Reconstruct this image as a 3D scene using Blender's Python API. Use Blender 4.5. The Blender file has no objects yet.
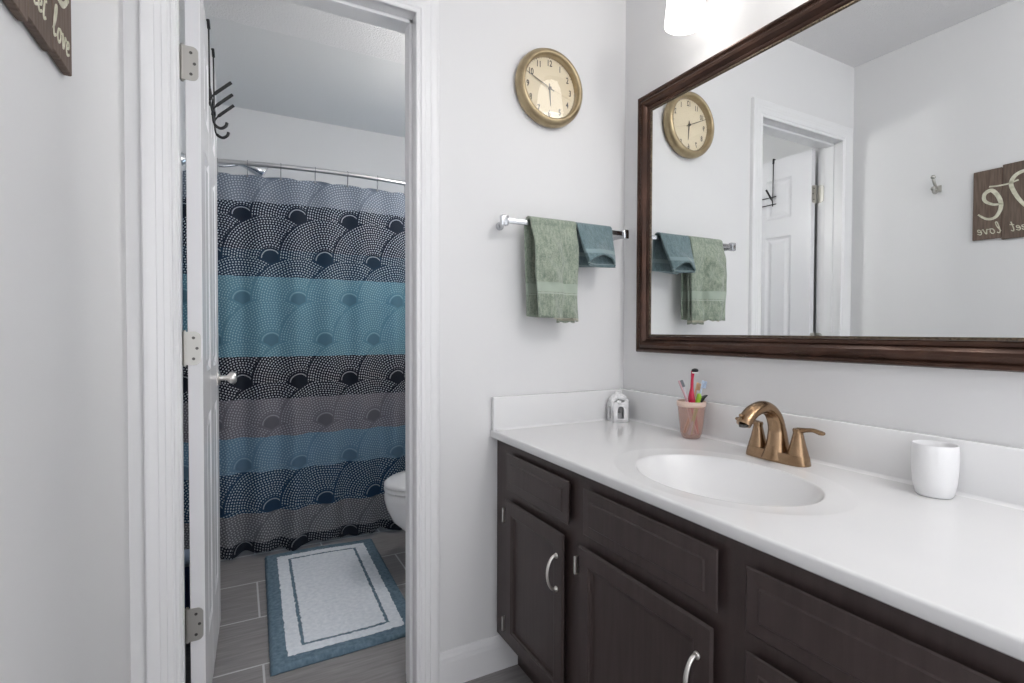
import bpy, bmesh, math, random
from mathutils import Vector, Matrix
random.seed(7)
S = bpy.context.scene
COL = S.collection
PI = math.pi

# ------------------------------------------------------------------ camera
cam = bpy.data.cameras.new('camera')
cam.sensor_fit = 'HORIZONTAL'; cam.sensor_width = 36.0
cam.lens = 515.75 / 1024 * 36.0
cam.clip_start = 0.02
camo = bpy.data.objects.new('camera', cam); COL.objects.link(camo)
F = Vector((0.4687863847, 0.8830903748, -0.0197665244))
R = Vector((0.8832863653, -0.4688246635, 0.0029380016))
U = Vector((0.0066725132, 0.0188367966, 0.9998003064))
M = Matrix((R, U, -F)).transposed().to_4x4(); M.translation = Vector((0, 0, 1.1082))
camo.matrix_world = M
S.camera = camo

# ------------------------------------------------------------------ world, lights, exposure
w = bpy.data.worlds.new('world'); S.world = w; w.use_nodes = True
w.node_tree.nodes['Background'].inputs[0].default_value = (0.75, 0.82, 1.0, 1)
w.node_tree.nodes['Background'].inputs[1].default_value = 0.3
S.view_settings.view_transform = 'Standard'
S.view_settings.look = 'None'
S.view_settings.gamma = 1.0
S.view_settings.use_curve_mapping = False
S.view_settings.exposure = 0.43
ROOM_FILL = 24.0
TOILET_FILL = 50.0
SHOWER_WIN_W = 9.0
VANITY_EMIT = 2.6

def area(name, loc, rot, sx, sy, power, color=(1, 1, 1), spread=PI):
    l = bpy.data.lights.new(name, 'AREA'); l.shape = 'RECTANGLE'; l.size = sx; l.size_y = sy
    l.energy = power; l.color = color; l.spread = spread
    o = bpy.data.objects.new(name, l); o.location = loc; o.rotation_euler = rot; COL.objects.link(o)
    return o
# fill globes added for brightness (built below) emit ROOM_FILL and TOILET_FILL
# fill light added behind the camera to even out the vanity room
area('rear_fill_light', (0.5, -1.28, 1.1), (PI/2, 0, 0), 1.1, 1.9, 11.0, (0.97, 0.98, 1.0))
# daylight of the shower window
area('shower_window_light', (1.285, 3.12, 1.45), (0, PI/2, 0), 0.8, 0.4, SHOWER_WIN_W, (0.62, 0.8, 1.0))

# ------------------------------------------------------------------ node helper
class NB:
    def __init__(s, mat):
        s.t = mat.node_tree; s.n = s.t.nodes; s.l = s.t.links
    def m(s, op, a, b=None, c=None):
        nd = s.n.new('ShaderNodeMath'); nd.operation = op
        for i, v in enumerate((a, b, c)):
            if v is None: continue
            if isinstance(v, X): s.l.new(v.s, nd.inputs[i])
            else: nd.inputs[i].default_value = v
        return X(s, nd.outputs[0])
    def mixc(s, f, a, b):
        nd = s.n.new('ShaderNodeMix'); nd.data_type = 'RGBA'
        for sock, v in ((nd.inputs[0], f), (nd.inputs[6], a), (nd.inputs[7], b)):
            if isinstance(v, X): s.l.new(v.s, sock)
            elif isinstance(v, tuple): sock.default_value = (*v[:3], 1)
            else: sock.default_value = v
        return X(s, nd.outputs[2])
    def ramp(s, f, stops, interp='CONSTANT'):
        nd = s.n.new('ShaderNodeValToRGB'); cr = nd.color_ramp; cr.interpolation = interp
        while len(cr.elements) > 1: cr.elements.remove(cr.elements[-1])
        cr.elements[0].position = stops[0][0]; cr.elements[0].color = (*stops[0][1], 1)
        for p, c in stops[1:]:
            e = cr.elements.new(p); e.color = (*c, 1)
        s.l.new(f.s, nd.inputs[0]); return X(s, nd.outputs[0])
    def coord(s, kind='Object'):
        tc = s.n.new('ShaderNodeTexCoord'); sp = s.n.new('ShaderNodeSeparateXYZ')
        s.l.new(tc.outputs[kind], sp.inputs[0])
        return X(s, sp.outputs[0]), X(s, sp.outputs[1]), X(s, sp.outputs[2]), X(s, tc.outputs[kind])
    def noise(s, scale, detail=2, vec=None, stretch=None):
        nd = s.n.new('ShaderNodeTexNoise'); nd.inputs['Scale'].default_value = scale; nd.inputs['Detail'].default_value = detail
        if vec is None:
            vec = s.coord()[3]
        if stretch:
            mp = s.n.new('ShaderNodeMapping'); mp.inputs['Scale'].default_value = stretch
            s.l.new(vec.s, mp.inputs[0]); vec = X(s, mp.outputs[0])
        s.l.new(vec.s, nd.inputs['Vector']); return X(s, nd.outputs[0])
    def bump(s, h, strength, dist=0.002):
        nd = s.n.new('ShaderNodeBump'); nd.inputs['Strength'].default_value = strength; nd.inputs['Distance'].default_value = dist
        s.l.new(h.s, nd.inputs['Height'])
        s.l.new(nd.outputs[0], s.n['Principled BSDF'].inputs['Normal'])
    def base(s, c):
        s.l.new(c.s, s.n['Principled BSDF'].inputs['Base Color'])
class X:
    def __init__(s, nb, sock): s.nb = nb; s.s = sock
    def __add__(s, o): return s.nb.m('ADD', s, o)
    def __radd__(s, o): return s.nb.m('ADD', o, s)
    def __sub__(s, o): return s.nb.m('SUBTRACT', s, o)
    def __rsub__(s, o): return s.nb.m('SUBTRACT', o, s)
    def __mul__(s, o): return s.nb.m('MULTIPLY', s, o)
    def __rmul__(s, o): return s.nb.m('MULTIPLY', o, s)
    def __truediv__(s, o): return s.nb.m('DIVIDE', s, o)
    def lt(s, o): return s.nb.m('LESS_THAN', s, o)
    def gt(s, o): return s.nb.m('GREATER_THAN', s, o)
    def floor(s): return s.nb.m('FLOOR', s)
    def fract(s): return s.nb.m('FRACT', s)
    def sqrt(s): return s.nb.m('SQRT', s)
    def mod(s, o): return s.nb.m('FLOORED_MODULO', s, o)
    def clamp(s): 
        a = s.nb.m('MAXIMUM', s, 0.0); return s.nb.m('MINIMUM', a, 1.0)
def sel(c, a, b):  # c ? a : b
    nb = c.nb; return (c * a) + ((1.0 - c) * b)

def srgb(r, g, b):
    f = lambda v: (v/255/12.92) if v/255 <= 0.04045 else ((v/255+0.055)/1.055)**2.4
    return (f(r), f(g), f(b))
def mat(name, color, rough=0.5, metal=0.0, **kw):
    m = bpy.data.materials.new(name); m.use_nodes = True
    b = m.node_tree.nodes['Principled BSDF']
    b.inputs['Base Color'].default_value = (*color, 1)
    b.inputs['Roughness'].default_value = rough; b.inputs['Metallic'].default_value = metal
    for k, v in kw.items(): b.inputs[k].default_value = v
    m.diffuse_color = (*color, 1)
    return m
def bumpy(m, scale, strength, dist=0.002, detail=2, stretch=None):
    nb = NB(m); nb.bump(nb.noise(scale, detail, stretch=stretch), strength, dist); return m
def mottled(m, c1, c2, scale, detail=3, stretch=None):
    nb = NB(m); f = nb.noise(scale, detail, stretch=stretch); nb.base(nb.ramp(f, [(0.35, c1), (0.65, c2)], 'LINEAR')); return m

M_wall = bumpy(mat('wall_paint', (0.79, 0.79, 0.795), 0.55), 220, 0.12, 0.001)
M_ceil = bumpy(mat('ceiling_texture', (0.80, 0.795, 0.80), 0.9), 160, 0.9, 0.004, 4)
M_ceil2 = bumpy(mat('ceiling_smooth', (0.76, 0.765, 0.765), 0.8), 120, 0.35, 0.002, 3)
M_trim = mat('white_gloss_paint', (0.84, 0.84, 0.85), 0.3)
M_door = bumpy(mat('door_paint', (0.82, 0.82, 0.84), 0.25), 40, 0.12, 0.001, 3, (6, 6, 0.6))
M_marble = mottled(mat('white_cultured_marble', (0.86, 0.86, 0.865), 0.16), (0.80, 0.802, 0.808), (0.83, 0.83, 0.832), 3)
M_espresso = bumpy(mottled(mat('espresso_wood', (0.03, 0.024, 0.023), 0.42), (0.043, 0.0285, 0.0270), (0.055, 0.038, 0.036), 9, 4, (8, 8, 0.7)), 30, 0.1, 0.001, 3, (8, 8, 0.7))
M_inside = mat('cabinet_shadow_interior', (0.02, 0.016, 0.015), 0.7)
M_nickel = bumpy(mat('brushed_nickel', (0.88, 0.85, 0.81), 0.28, 1.0), 300, 0.05, 0.0005)
M_satin = mat('satin_steel_hinge', (0.50, 0.49, 0.46), 0.38, 1.0)
M_bar = mat('satin_chrome_bar', (0.55, 0.56, 0.58), 0.22, 1.0)
M_chrome = mat('polished_chrome', (0.85, 0.86, 0.88), 0.12, 1.0)
M_screw = mat('dark_screw', (0.12, 0.115, 0.11), 0.4, 1.0)
M_bronze = bumpy(mottled(mat('champagne_bronze', (0.42, 0.27, 0.15), 0.26, 1.0), (0.30, 0.195, 0.115), (0.37, 0.25, 0.155), 30), 200, 0.05, 0.0005)
M_frame = mottled(mat('dark_bronze_frame', (0.07, 0.035, 0.022), 0.26, 0.55), (0.05, 0.026, 0.018), (0.085, 0.042, 0.028), 14, 3)
M_bead = mottled(mat('gilded_bead', (0.28, 0.23, 0.15), 0.4, 0.6), (0.03, 0.02, 0.013), (0.17, 0.13, 0.085), 260)
M_mirror = mat('mirror_silver', (0.90, 0.915, 0.915), 0.0, 1.0)
M_rod = bumpy(mat('brushed_rod', (0.62, 0.62, 0.63), 0.32, 1.0), 200, 0.05, 0.0005)
M_ring = mat('dull_ring_wire', (0.30, 0.31, 0.33), 0.4, 0.8)
M_black = mat('black_wire_coating', (0.006, 0.006, 0.007), 0.45)
M_gold = mottled(mat('antique_gold_clock', (0.42, 0.33, 0.20), 0.35, 0.75), (0.34, 0.265, 0.16), (0.46, 0.37, 0.23), 20)
M_dial = mat('cream_dial', (0.78, 0.68, 0.49), 0.6)
M_ink = mat('dark_brown_ink', (0.03, 0.022, 0.015), 0.5)
M_porcelain = mat('white_porcelain', (0.86, 0.86, 0.87), 0.1)
M_ceramic = mat('white_matte_ceramic', (0.85, 0.85, 0.86), 0.3)
M_dark_gap = mat('dark_rubber', (0.05, 0.05, 0.05), 0.6)

def glass_mat():
    m = bpy.data.materials.new('clear_clock_glass'); m.use_nodes = True
    n = m.node_tree.nodes; l = m.node_tree.links; n.clear()
    o = n.new('ShaderNodeOutputMaterial'); mx = n.new('ShaderNodeMixShader'); fr = n.new('ShaderNodeFresnel'); fr.inputs[0].default_value = 1.7
    t = n.new('ShaderNodeBsdfTransparent'); g = n.new('ShaderNodeBsdfGlossy'); g.inputs['Roughness'].default_value = 0.02
    ge = n.new('ShaderNodeNewGeometry'); iv = n.new('ShaderNodeMath'); iv.operation = 'SUBTRACT'; iv.inputs[0].default_value = 1.0; l.new(ge.outputs['Backfacing'], iv.inputs[1])
    mu = n.new('ShaderNodeMath'); mu.operation = 'MULTIPLY'; l.new(fr.outputs[0], mu.inputs[0]); l.new(iv.outputs[0], mu.inputs[1])
    l.new(mu.outputs[0], mx.inputs[0]); l.new(t.outputs[0], mx.inputs[1]); l.new(g.outputs[0], mx.inputs[2]); l.new(mx.outputs[0], o.inputs[0])
    return m
M_glass = glass_mat()
def emit_glass(name, color, strength):
    m = mat(name, (0.9, 0.9, 0.9), 0.3)
    b = m.node_tree.nodes['Principled BSDF']
    b.inputs['Emission Color'].default_value = (*color, 1); b.inputs['Emission Strength'].default_value = strength
    return m
M_shade = emit_glass('lit_frosted_shade', (1.0, 0.965, 0.92), VANITY_EMIT)
M_room_fill = emit_glass('ceiling_fill_glow', (1, 0.985, 0.97), ROOM_FILL)
M_toilet_fill = emit_glass('toilet_fill_glow', (1, 0.985, 0.96), TOILET_FILL)
M_pane = emit_glass('frosted_daylit_pane', (0.6, 0.78, 1.0), 1.5)

def tile_mat():
    m = mat('grey_floor_tile', (0.15, 0.15, 0.155), 0.38)
    nb = NB(m); x, y, z, v = nb.coord()
    ry = (y - 2.515) / 0.3175
    row = ry.floor(); fy = ry.fract()
    odd = row.mod(2.0)            # row -1 -> 1
    xo = x - 0.066 - (1.0 - odd) * 0.3075
    fx = (xo / 0.615).fract()
    gx = nb.m('MINIMUM', fx, 1.0 - fx) * 0.615
    gy = nb.m('MINIMUM', fy, 1.0 - fy) * 0.3175
    g = nb.m('MINIMUM', gx, gy).lt(0.0034)
    st = nb.noise(7, 4, v, (1.2, 14, 1))
    tilec = nb.ramp(st, [(0.3, (0.225, 0.213, 0.212)), (0.7, (0.32, 0.303, 0.303))], 'LINEAR')
    nb.base(nb.mixc(g, tilec, (0.62, 0.62, 0.63)))
    nb.bump(1.0 - g, 0.4, 0.001)
    return m
M_tile = tile_mat()

def terry(name, c1, c2, bands=None):
    m = mat(name, c1, 0.95); nb = NB(m); x, y, z, v = nb.coord()
    f = nb.noise(60, 5, v, (2.2, 1, 0.8)) * 0.55 + nb.noise(300, 2, v) * 0.45; c = nb.ramp(f, [(0.36, c1), (0.64, c2)], 'LINEAR')
    h = nb.noise(520, 3, v)
    if bands:
        for lo, hi, col in bands:
            k = z.gt(lo) * z.lt(hi)
            c = nb.mixc(k, c, col); h = h * (1.0 - k * 0.85)
    nb.base(c); nb.bump(h, 0.6, 0.004)
    b = m.node_tree.nodes['Principled BSDF']; b.inputs['Sheen Weight'].default_value = 0.3
    return m

def curtain_mat():
    m = mat('dotted_fan_curtain_fabric', (0.2, 0.3, 0.4), 0.8)
    nb = NB(m); u, v, _, vec = nb.coord('UV')      # UV: u = metres along the rod, v = height in metres
    H, W, RR = 0.205, 0.25, 0.218
    wob = nb.noise(9, 1, vec) * 0.03 - 0.015
    v2 = v + wob * 0.5
    def row(kexpr):
        zc = kexpr * H + 0.03
        off = kexpr.mod(2.0) * 0.125 + 0.02
        q = (u - off) / W
        fl = q.floor()
        xl = fl * W + off
        dxl = u - xl; dxr = dxl - W; dz = v2 - zc
        dl = (dxl*dxl + dz*dz).sqrt(); dr = (dxr*dxr + dz*dz).sqrt()
        useR = dr.lt(RR)
        return sel(useR, dr, dl), sel(useR, dxr, dxl), dz
    k = ((v2 - 0.03) / H).floor()
    d0, x0, z0 = row(k); d1, x1, z1 = row(k + 1.0)
    in0 = d0.lt(RR)
    d = sel(in0, d0, d1); dx = sel(in0, x0, x1); dz = sel(in0, z0, z1)
    PR = 0.0118
    r = d / PR; ri = r.floor(); fr = r.fract() - 0.5
    cnt = (ri + 0.5) * 5.6; cnt = cnt.floor()
    ang = nb.m('ARCTAN2', dx, dz) / (2*PI)
    fa = ((ang + 0.5) * cnt + ri * 0.37).fract() - 0.5
    dot = (fr*fr*1.25 + fa*fa).lt(0.082)
    # plain disc at the fan's heart, a clear ring around it, dark edge to every fan
    dot = dot * d.gt(0.054)
    ringd = nb.m('ABSOLUTE', d - 0.042).lt(0.0024) * dz.gt(0.0) * ((ang*46.0).fract() - 0.5).gt(-0.3)
    edge = d.gt(RR - 0.010) 
    dot = nb.m('MAXIMUM', dot * (1.0 - edge), ringd * 0.8)
    vv = v / 1.9
    wv = (v + (nb.noise(40, 2, vec) - 0.5) * 0.01) / 1.9
    B = [(0.0, srgb(24, 30, 42)), (0.072/1.9, srgb(104, 106, 112)), (0.215/1.9, srgb(32, 62, 88)), (0.41/1.9, srgb(98, 130, 154)), (0.585/1.9, srgb(112, 110, 118)),
         (0.77/1.9, srgb(20, 25, 38)), (0.975/1.9, srgb(92, 134, 152)), (1.37/1.9, srgb(26, 52, 74)), (1.50/1.9, srgb(22, 34, 52)), (1.735/1.9, srgb(112, 122, 136))]
    D = [(0.0, srgb(150, 155, 160)), (0.072/1.9, srgb(170, 172, 176)), (0.215/1.9, srgb(176, 190, 198)), (0.41/1.9, srgb(150, 176, 190)), (0.585/1.9, srgb(168, 168, 174)),
         (0.77/1.9, srgb(190, 194, 200)), (0.975/1.9, srgb(150, 186, 196)), (1.37/1.9, srgb(180, 196, 204)), (1.50/1.9, srgb(186, 196, 206)), (1.735/1.9, srgb(178, 186, 196))]
    B = [(p, tuple(min(1, q*1.15) for q in c)) for p, c in B]; D = [(p, tuple(min(1, q*1.18) for q in c)) for p, c in D]
    base = nb.ramp(wv, B); dotc = nb.ramp(wv, D)
    heart = d.lt(0.036)
    base = nb.mixc(heart * 0.25, base, (0.004, 0.012, 0.02))
    c = nb.mixc(dot, base, dotc)
    nb.base(c)
    b = nb.n['Principled BSDF']; b.inputs['Roughness'].default_value = 0.75
    tr = nb.n.new('ShaderNodeBsdfTranslucent'); nb.l.new(c.s, tr.inputs[0])
    mx = nb.n.new('ShaderNodeMixShader'); mx.inputs[0].default_value = 0.35
    nb.l.new(b.outputs[0], mx.inputs[1]); nb.l.new(tr.outputs[0], mx.inputs[2])
    nb.l.new(mx.outputs[0], nb.n['Material Output'].inputs[0])
    return m

# ------------------------------------------------------------------ object helpers
ORG = {}
def link(name, bm, m, parent=None, loc=None, smooth=False, autosmooth=None):
    me = bpy.data.meshes.new(name)
    o = bpy.data.objects.new(name, me); COL.objects.link(o)
    org = ORG[parent.name] if parent else Vector(loc if loc else (0, 0, 0))
    bmesh.ops.translate(bm, verts=bm.verts, vec=-org)
    bm.normal_update()
    bm.to_mesh(me); bm.free()
    if m: me.materials.append(m)
    if parent: o.parent = parent
    else: o.location = org
    ORG[o.name] = org.copy()
    if smooth:
        me.polygons.foreach_set('use_smooth', [True]*len(me.polygons))
        if autosmooth:
            me.set_sharp_from_angle(angle=math.radians(autosmooth))
    return o
def thing(name, loc, label, cat, group=None):
    o = bpy.data.objects.new(name, None); COL.objects.link(o); o.location = loc; o.empty_display_size = 0.05
    ORG[o.name] = Vector(loc); tag(o, label, cat, group); return o
def tag(o, label, cat, group=None):
    o['label'] = label; o['category'] = cat
    if group: o['group'] = group
    return o
def struct(o): o['kind'] = 'structure'; return o
def bx(bm, x0, x1, y0, y1, z0, z1, bev=0.0, seg=2, rot=None, piv=None):
    vs = [bm.verts.new((x, y, z)) for x in (x0, x1) for y in (y0, y1) for z in (z0, z1)]
    idx = [(0,1,3,2),(4,6,7,5),(0,4,5,1),(2,3,7,6),(0,2,6,4),(1,5,7,3)]
    fs = [bm.faces.new([vs[i] for i in f]) for f in idx]
    if bev > 0:
        es = list({e for f in fs for e in f.edges})
        r = bmesh.ops.bevel(bm, geom=es, offset=bev, segments=seg, affect='EDGES', profile=0.5, clamp_overlap=True)
        vs = list({v for f in r['faces'] for v in f.verts} | {v for v in vs if v.is_valid})
        vs = [v for v in vs if v.is_valid]
    if rot is not None:
        bmesh.ops.rotate(bm, verts=vs, cent=piv, matrix=rot)
    return vs
def box(name, m, x0, x1, y0, y1, z0, z1, bev=0.0, parent=None, seg=2, loc=None):
    bm = bmesh.new(); bx(bm, x0, x1, y0, y1, z0, z1, bev, seg)
    return link(name, bm, m, parent, loc=loc, smooth=bev > 0, autosmooth=40)
def loft(bm, rings, cap=True, closed=True):
    """rings: list of lists of points"""
    V = [[bm.verts.new(p) for p in r] for r in rings]
    n = len(V[0])
    for a, b in zip(V[:-1], V[1:]):
        for i in range(n if closed else n-1):
            j = (i+1) % n
            try: bm.faces.new((a[i], a[j], b[j], b[i]))
            except ValueError: pass
    if cap:
        for r, fl in ((V[0], True), (V[-1], False)):
            try: bm.faces.new(list(reversed(r)) if fl else r)
            except ValueError: pass
    return V
def lathe(bm, cx, cy, prof, n=40, cap=True, sx=1.0, sy=1.0):
    rings = [[(cx + r*sx*math.cos(2*PI*i/n), cy + r*sy*math.sin(2*PI*i/n), z) for i in range(n)] for r, z in prof]
    loft(bm, rings, cap)
def tube(bm, pts, rad, n=10, flat=1.0, up=(0, 0, 1), cap=True):
    """sweep; rad number or list; flat = width ratio along side axis"""
    P = [Vector(p) for p in pts]; k = len(P)
    rings = []; prev = Vector(up)
    for i in range(k):
        t = (P[min(i+1, k-1)] - P[max(i-1, 0)]).normalized()
        s = t.cross(prev)
        if s.length < 1e-4: s = t.cross(Vector((1, 0, 0)) if abs(t.x) < .9 else Vector((0, 1, 0)))
        s.normalize(); u2 = s.cross(t).normalized(); prev = u2
        r = rad[i] if isinstance(rad, (list, tuple)) else rad
        ra, rb = (r if isinstance(r, tuple) else (r*flat, r))
        rings.append([P[i] + s*ra*math.cos(2*PI*j/n) + u2*rb*math.sin(2*PI*j/n) for j in range(n)])
    loft(bm, rings, cap)
def smooth_path(pts, per=6):
    P = [Vector(p) for p in pts]; out = []
    for i in range(len(P)-1):
        p0 = P[max(i-1, 0)]; p1 = P[i]; p2 = P[i+1]; p3 = P[min(i+2, len(P)-1)]
        for j in range(per):
            t = j/per
            out.append(0.5*((2*p1) + (p2-p0)*t + (2*p0-5*p1+4*p2-p3)*t*t + (3*p1-p0-3*p2+p3)*t**3))
    out.append(P[-1]); return out
def lerp(a, b, t): return a + (b-a)*t
def rlist(keys, n):
    out = []
    for i in range(n):
        t = i/(n-1)*(len(keys)-1); k = min(int(t), len(keys)-2); f = t-k
        a, b = keys[k], keys[k+1]
        out.append(tuple(lerp(p, q, f) for p, q in zip(a, b)) if isinstance(a, tuple) else lerp(a, b, f))
    return out

# key dimensions (metres), camera stands at x=0, y=0
XL, XR, YB = -0.232, 1.266, 1.50     # left wall, mirror wall, wall with the doorway
YT, YBACK = 1.615, 3.41              # toilet room from / to
ZC = 2.402; ZC1 = 2.430
YREAR = -1.35
JL, JR, JH = -0.136, 0.472, 2.047    # jamb faces and head

# ------------------------------------------------------------------ room shell
struct(box('floor', M_tile, XL-0.1, XR+0.15, YREAR-0.1, YBACK+0.1, -0.05, 0.0))
struct(box('ceiling', M_ceil, XL-0.1, XR+0.15, YREAR-0.1, YB+0.05, ZC1, ZC1+0.06))
struct(box('ceiling', M_ceil, XL-0.1, XR+0.15, YB+0.05, YBACK+0.1, ZC, ZC+0.088))
struct(box('ceiling_over_tub', M_ceil2, XL, XR+0.02, 2.48, YBACK, ZC-0.0006, ZC))  # thin sheet, slightly darker and smoother than the ceiling around it
bpy.data.objects['ceiling_over_tub'].name = 'ceiling_strip'
struct(box('wall_left', M_wall, XL-0.1, XL, YREAR-0.1, YBACK+0.1, 0, ZC1))
struct(box('wall_right', M_wall, XR, XR+0.15, YREAR-0.1, YBACK+0.1, 0, ZC1))
bm = bmesh.new()
bx(bm, XL, JL-0.018, YB, YT, 0, ZC1); bx(bm, JR+0.018, XR, YB, YT, 0, ZC1); bx(bm, JL-0.018, JR+0.018, YB, YT, JH+0.018, ZC1)
struct(link('wall_front', bm, M_wall))
struct(box('wall_back', M_wall, XL-0.1, XR+0.15, YBACK, YBACK+0.1, 0, ZC))
bm = bmesh.new()   # unseen rear wall; its opening is added to let light in
bx(bm, XL, -0.08, YREAR-0.1, YREAR, 0, ZC1); bx(bm, 1.08, XR, YREAR-0.1, YREAR, 0, ZC1); bx(bm, -0.08, 1.08, YREAR-0.1, YREAR, 2.08, ZC1)
struct(link('wall_rear', bm, M_wall))

# door frame: jambs + stops, then the casing swept around the opening
bm = bmesh.new()
bx(bm, JL-0.018, JL, YB-0.002, YT+0.002, 0, JH+0.018); bx(bm, JR, JR+0.018, YB-0.002, YT+0.002, 0, JH+0.018); bx(bm, JL, JR, YB-0.002, YT+0.002, JH, JH+0.018)
bx(bm, JL, JL+0.008, YB+0.035, YT-0.038, 0, JH, 0.002); bx(bm, JR-0.011, JR, YB+0.035, YT-0.038, 0, JH, 0.002); bx(bm, JL, JR, YB+0.035, YT-0.038, JH-0.011, JH, 0.002)
struct(link('trim_1', bm, M_trim))
CP = [(0, 0), (0, 0.008), (0.003, 0.0105), (0.008, 0.0105), (0.010, 0.0085), (0.013, 0.0085), (0.016, 0.0115), (0.026, 0.0135), (0.028, 0.0125), (0.031, 0.0130), (0.040, 0.0150), (0.043, 0.0138), (0.046, 0.0150), (0.056, 0.0175), (0.062, 0.0180), (0.067, 0.0170), (0.070, 0.0140), (0.071, 0.0)]
def casing(name, yface, sgn, x0, x1, ztop, wid=1.0):
    bm = bmesh.new(); rings = []
    for cx, cz in ((x0, 0), (x0, ztop), (x1, ztop), (x1, 0)):
        dirx = -1 if cx == x0 else 1
        rings.append([(cx + dirx*wd*wid, yface - sgn*t, cz + (wd*wid if cz > 0 else 0)) for wd, t in CP])
    loft(bm, rings, cap=True, closed=True)
    bmesh.ops.recalc_face_normals(bm, faces=bm.faces)
    return struct(link(name, bm, M_trim, smooth=True, autosmooth=25))
casing('trim_2', YB, 1, JL+0.006, JR-0.003, JH+0.0)
casing('trim_3', YT, -1, JL+0.0-0.008, JR+0.008, JH+0.008, 0.9)
casing('trim_4', YREAR, -1, -0.08, 1.08, 2.08)
def baseboard(name, pts, nrm):
    prof = [(0, 0), (0.0125, 0), (0.0125, 0.078), (0.0105, 0.088), (0.0105, 0.094), (0.008, 0.100), (0.006, 0.108), (0.003, 0.112), (0, 0.112)]
    bm = bmesh.new()
    rings = [[(p[0]+nrm[0]*t, p[1]+nrm[1]*t, z) for t, z in prof] for p in pts]
    loft(bm, rings, True); bmesh.ops.recalc_face_normals(bm, faces=bm.faces)
    return struct(link(name, bm, M_trim))
baseboard('baseboard_front', [(JR+0.066, YB), (XR, YB)], (0, -1))
baseboard('baseboard_left', [(XL, YREAR), (XL, YB-0.02)], (1, 0))
baseboard('baseboard_back', [(XL, YT+0.02), (XL, 2.6)], (1, 0))
baseboard('baseboard_right', [(XR, YT), (XR, 2.6)], (-1, 0))

# shower window on the right wall of the tub, hidden behind the curtain
wf = bmesh.new()
for a in ((2.90, 2.93, 1.02, 1.88), (3.31, 3.34, 1.02, 1.88), (2.90, 3.34, 1.02, 1.05), (2.90, 3.34, 1.85, 1.88), (2.93, 3.31, 1.44, 1.46)):
    bx(wf, XR-0.018, XR, a[0], a[1], a[2], a[3])
wfo = struct(link('window_1', wf, M_trim))
box('window_pane', M_pane, XR-0.006, XR-0.001, 2.93, 3.31, 1.05, 1.85, parent=wfo)

# ------------------------------------------------------------------ door_1: open into the toilet room
DW, DT = 0.600, 0.035
hinge_p = Vector((-0.124, 1.622, 0))
ANG = math.atan2(-0.068+0.087, 0.60)      # a touch past 90 degrees
RotD = Matrix.Rotation(-ANG, 4, 'Z')
def dplace(bm):  # local: s = 0..DW along +y, face at x = DT (faces +x)
    bmesh.ops.rotate(bm, verts=bm.verts, cent=(0, 0, 0), matrix=RotD.to_3x3())
    bmesh.ops.translate(bm, verts=bm.verts, vec=(-0.1195, 1.621, 0))
Z0, Z1 = 0.014, 2.040
bm = bmesh.new()
bx(bm, 0.006, DT-0.006, 0.003, DW-0.003, Z0+0.002, Z1-0.002)
for s0, s1 in ((0, 0.105), (0.2475, 0.3525), (0.495, DW)):
    bx(bm, 0, DT, s0, s1, Z0, Z1, 0.0012, 1)
for z0, z1 in ((Z0, 0.22), (0.86, 0.99), (1.62, 1.72), (1.93, Z1)):
    bx(bm, 0.0004, DT-0.0004, 0.002, DW-0.002, z0, z1, 0.0012, 1)
for s0, s1 in ((0.105, 0.2475), (0.3525, 0.495)):
    for z0, z1 in ((0.22, 0.86), (0.99, 1.62), (1.72, 1.93)):
        for side in (0, 1):
            xa, xb = (DT-0.0065, DT-0.001) if side else (0.0065, 0.001)
            g = 0.012; h = 0.034
            rings = []
            for inset, xx in ((g*0, xb), (g, xa), (g+0.006, xa), (h, xb)):
                rings.append([(xx, s0+inset, z0+inset), (xx, s1-inset, z0+inset), (xx, s1-inset, z1-inset), (xx, s0+inset, z1-inset)])
            V = loft(bm, rings, False); bm.faces.new(V[-1])
bmesh.ops.recalc_face_normals(bm, faces=bm.faces)
dplace(bm)
door = struct(link('door_1', bm, M_door))
def hinge(zc):
    bm = bmesh.new(); h = 0.089
    # leaf on the door's edge (faces the camera), rounded outer corners
    def plate(p0, ax, wdt, nrm, thick):
        pts = []; r = 0.014
        for a in range(0, 91, 15):
            t = math.radians(a); pts.append((wdt-r+r*math.sin(t), h/2-r+r*math.cos(t)))
        for a in range(0, 91, 15):
            t = math.radians(a); pts.append((wdt-r+r*math.cos(t), -h/2+r-r*math.sin(t)))
        pts += [(0, -h/2), (0, h/2)]
        r1 = [Vector(p0) + Vector(ax)*a + Vector((0, 0, zc+b)) for a, b in pts]
        loft(bm, [r1, [p + Vector(nrm)*thick for p in r1]], True)
    ex, ey = -0.126, 1.6205
    plate((ex, ey, 0), (1, 0, 0), 0.037, (0, -1, 0), 0.002)
    plate((JL+0.0005, 1.617, 0), (0, -1, 0), 0.032, (1, 0, 0), 0.002)
    lathe(bm, -0.1262, 1.6235, [(0.0058, zc-h/2), (0.0058, zc+h/2)], 14)
    lathe(bm, -0.1262, 1.6235, [(0.0035, zc-h/2-0.004), (0.0035, zc+h/2+0.004)], 10)
    bmesh.ops.recalc_face_normals(bm, faces=bm.faces)
    ho = link('hinge', bm, M_satin, door)
    for dx, dz in ((0.020, 0.028), (0.028, 0.0), (0.020, -0.028)):
        b2 = bmesh.new()
        rr = [[(ex+dx+0.0042*s*math.cos(t*PI/6), ey-y, zc+dz+0.0042*s*math.sin(t*PI/6)) for t in range(12)] for s, y in ((1, 0.0015), (0.9, 0.0027), (0.4, 0.0024))]
        loft(b2, rr, True); bmesh.ops.recalc_face_normals(b2, faces=b2.faces)
        link('screw', b2, M_screw, ho)
for zc in (1.815, 1.060, 0.313): hinge(zc)
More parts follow.
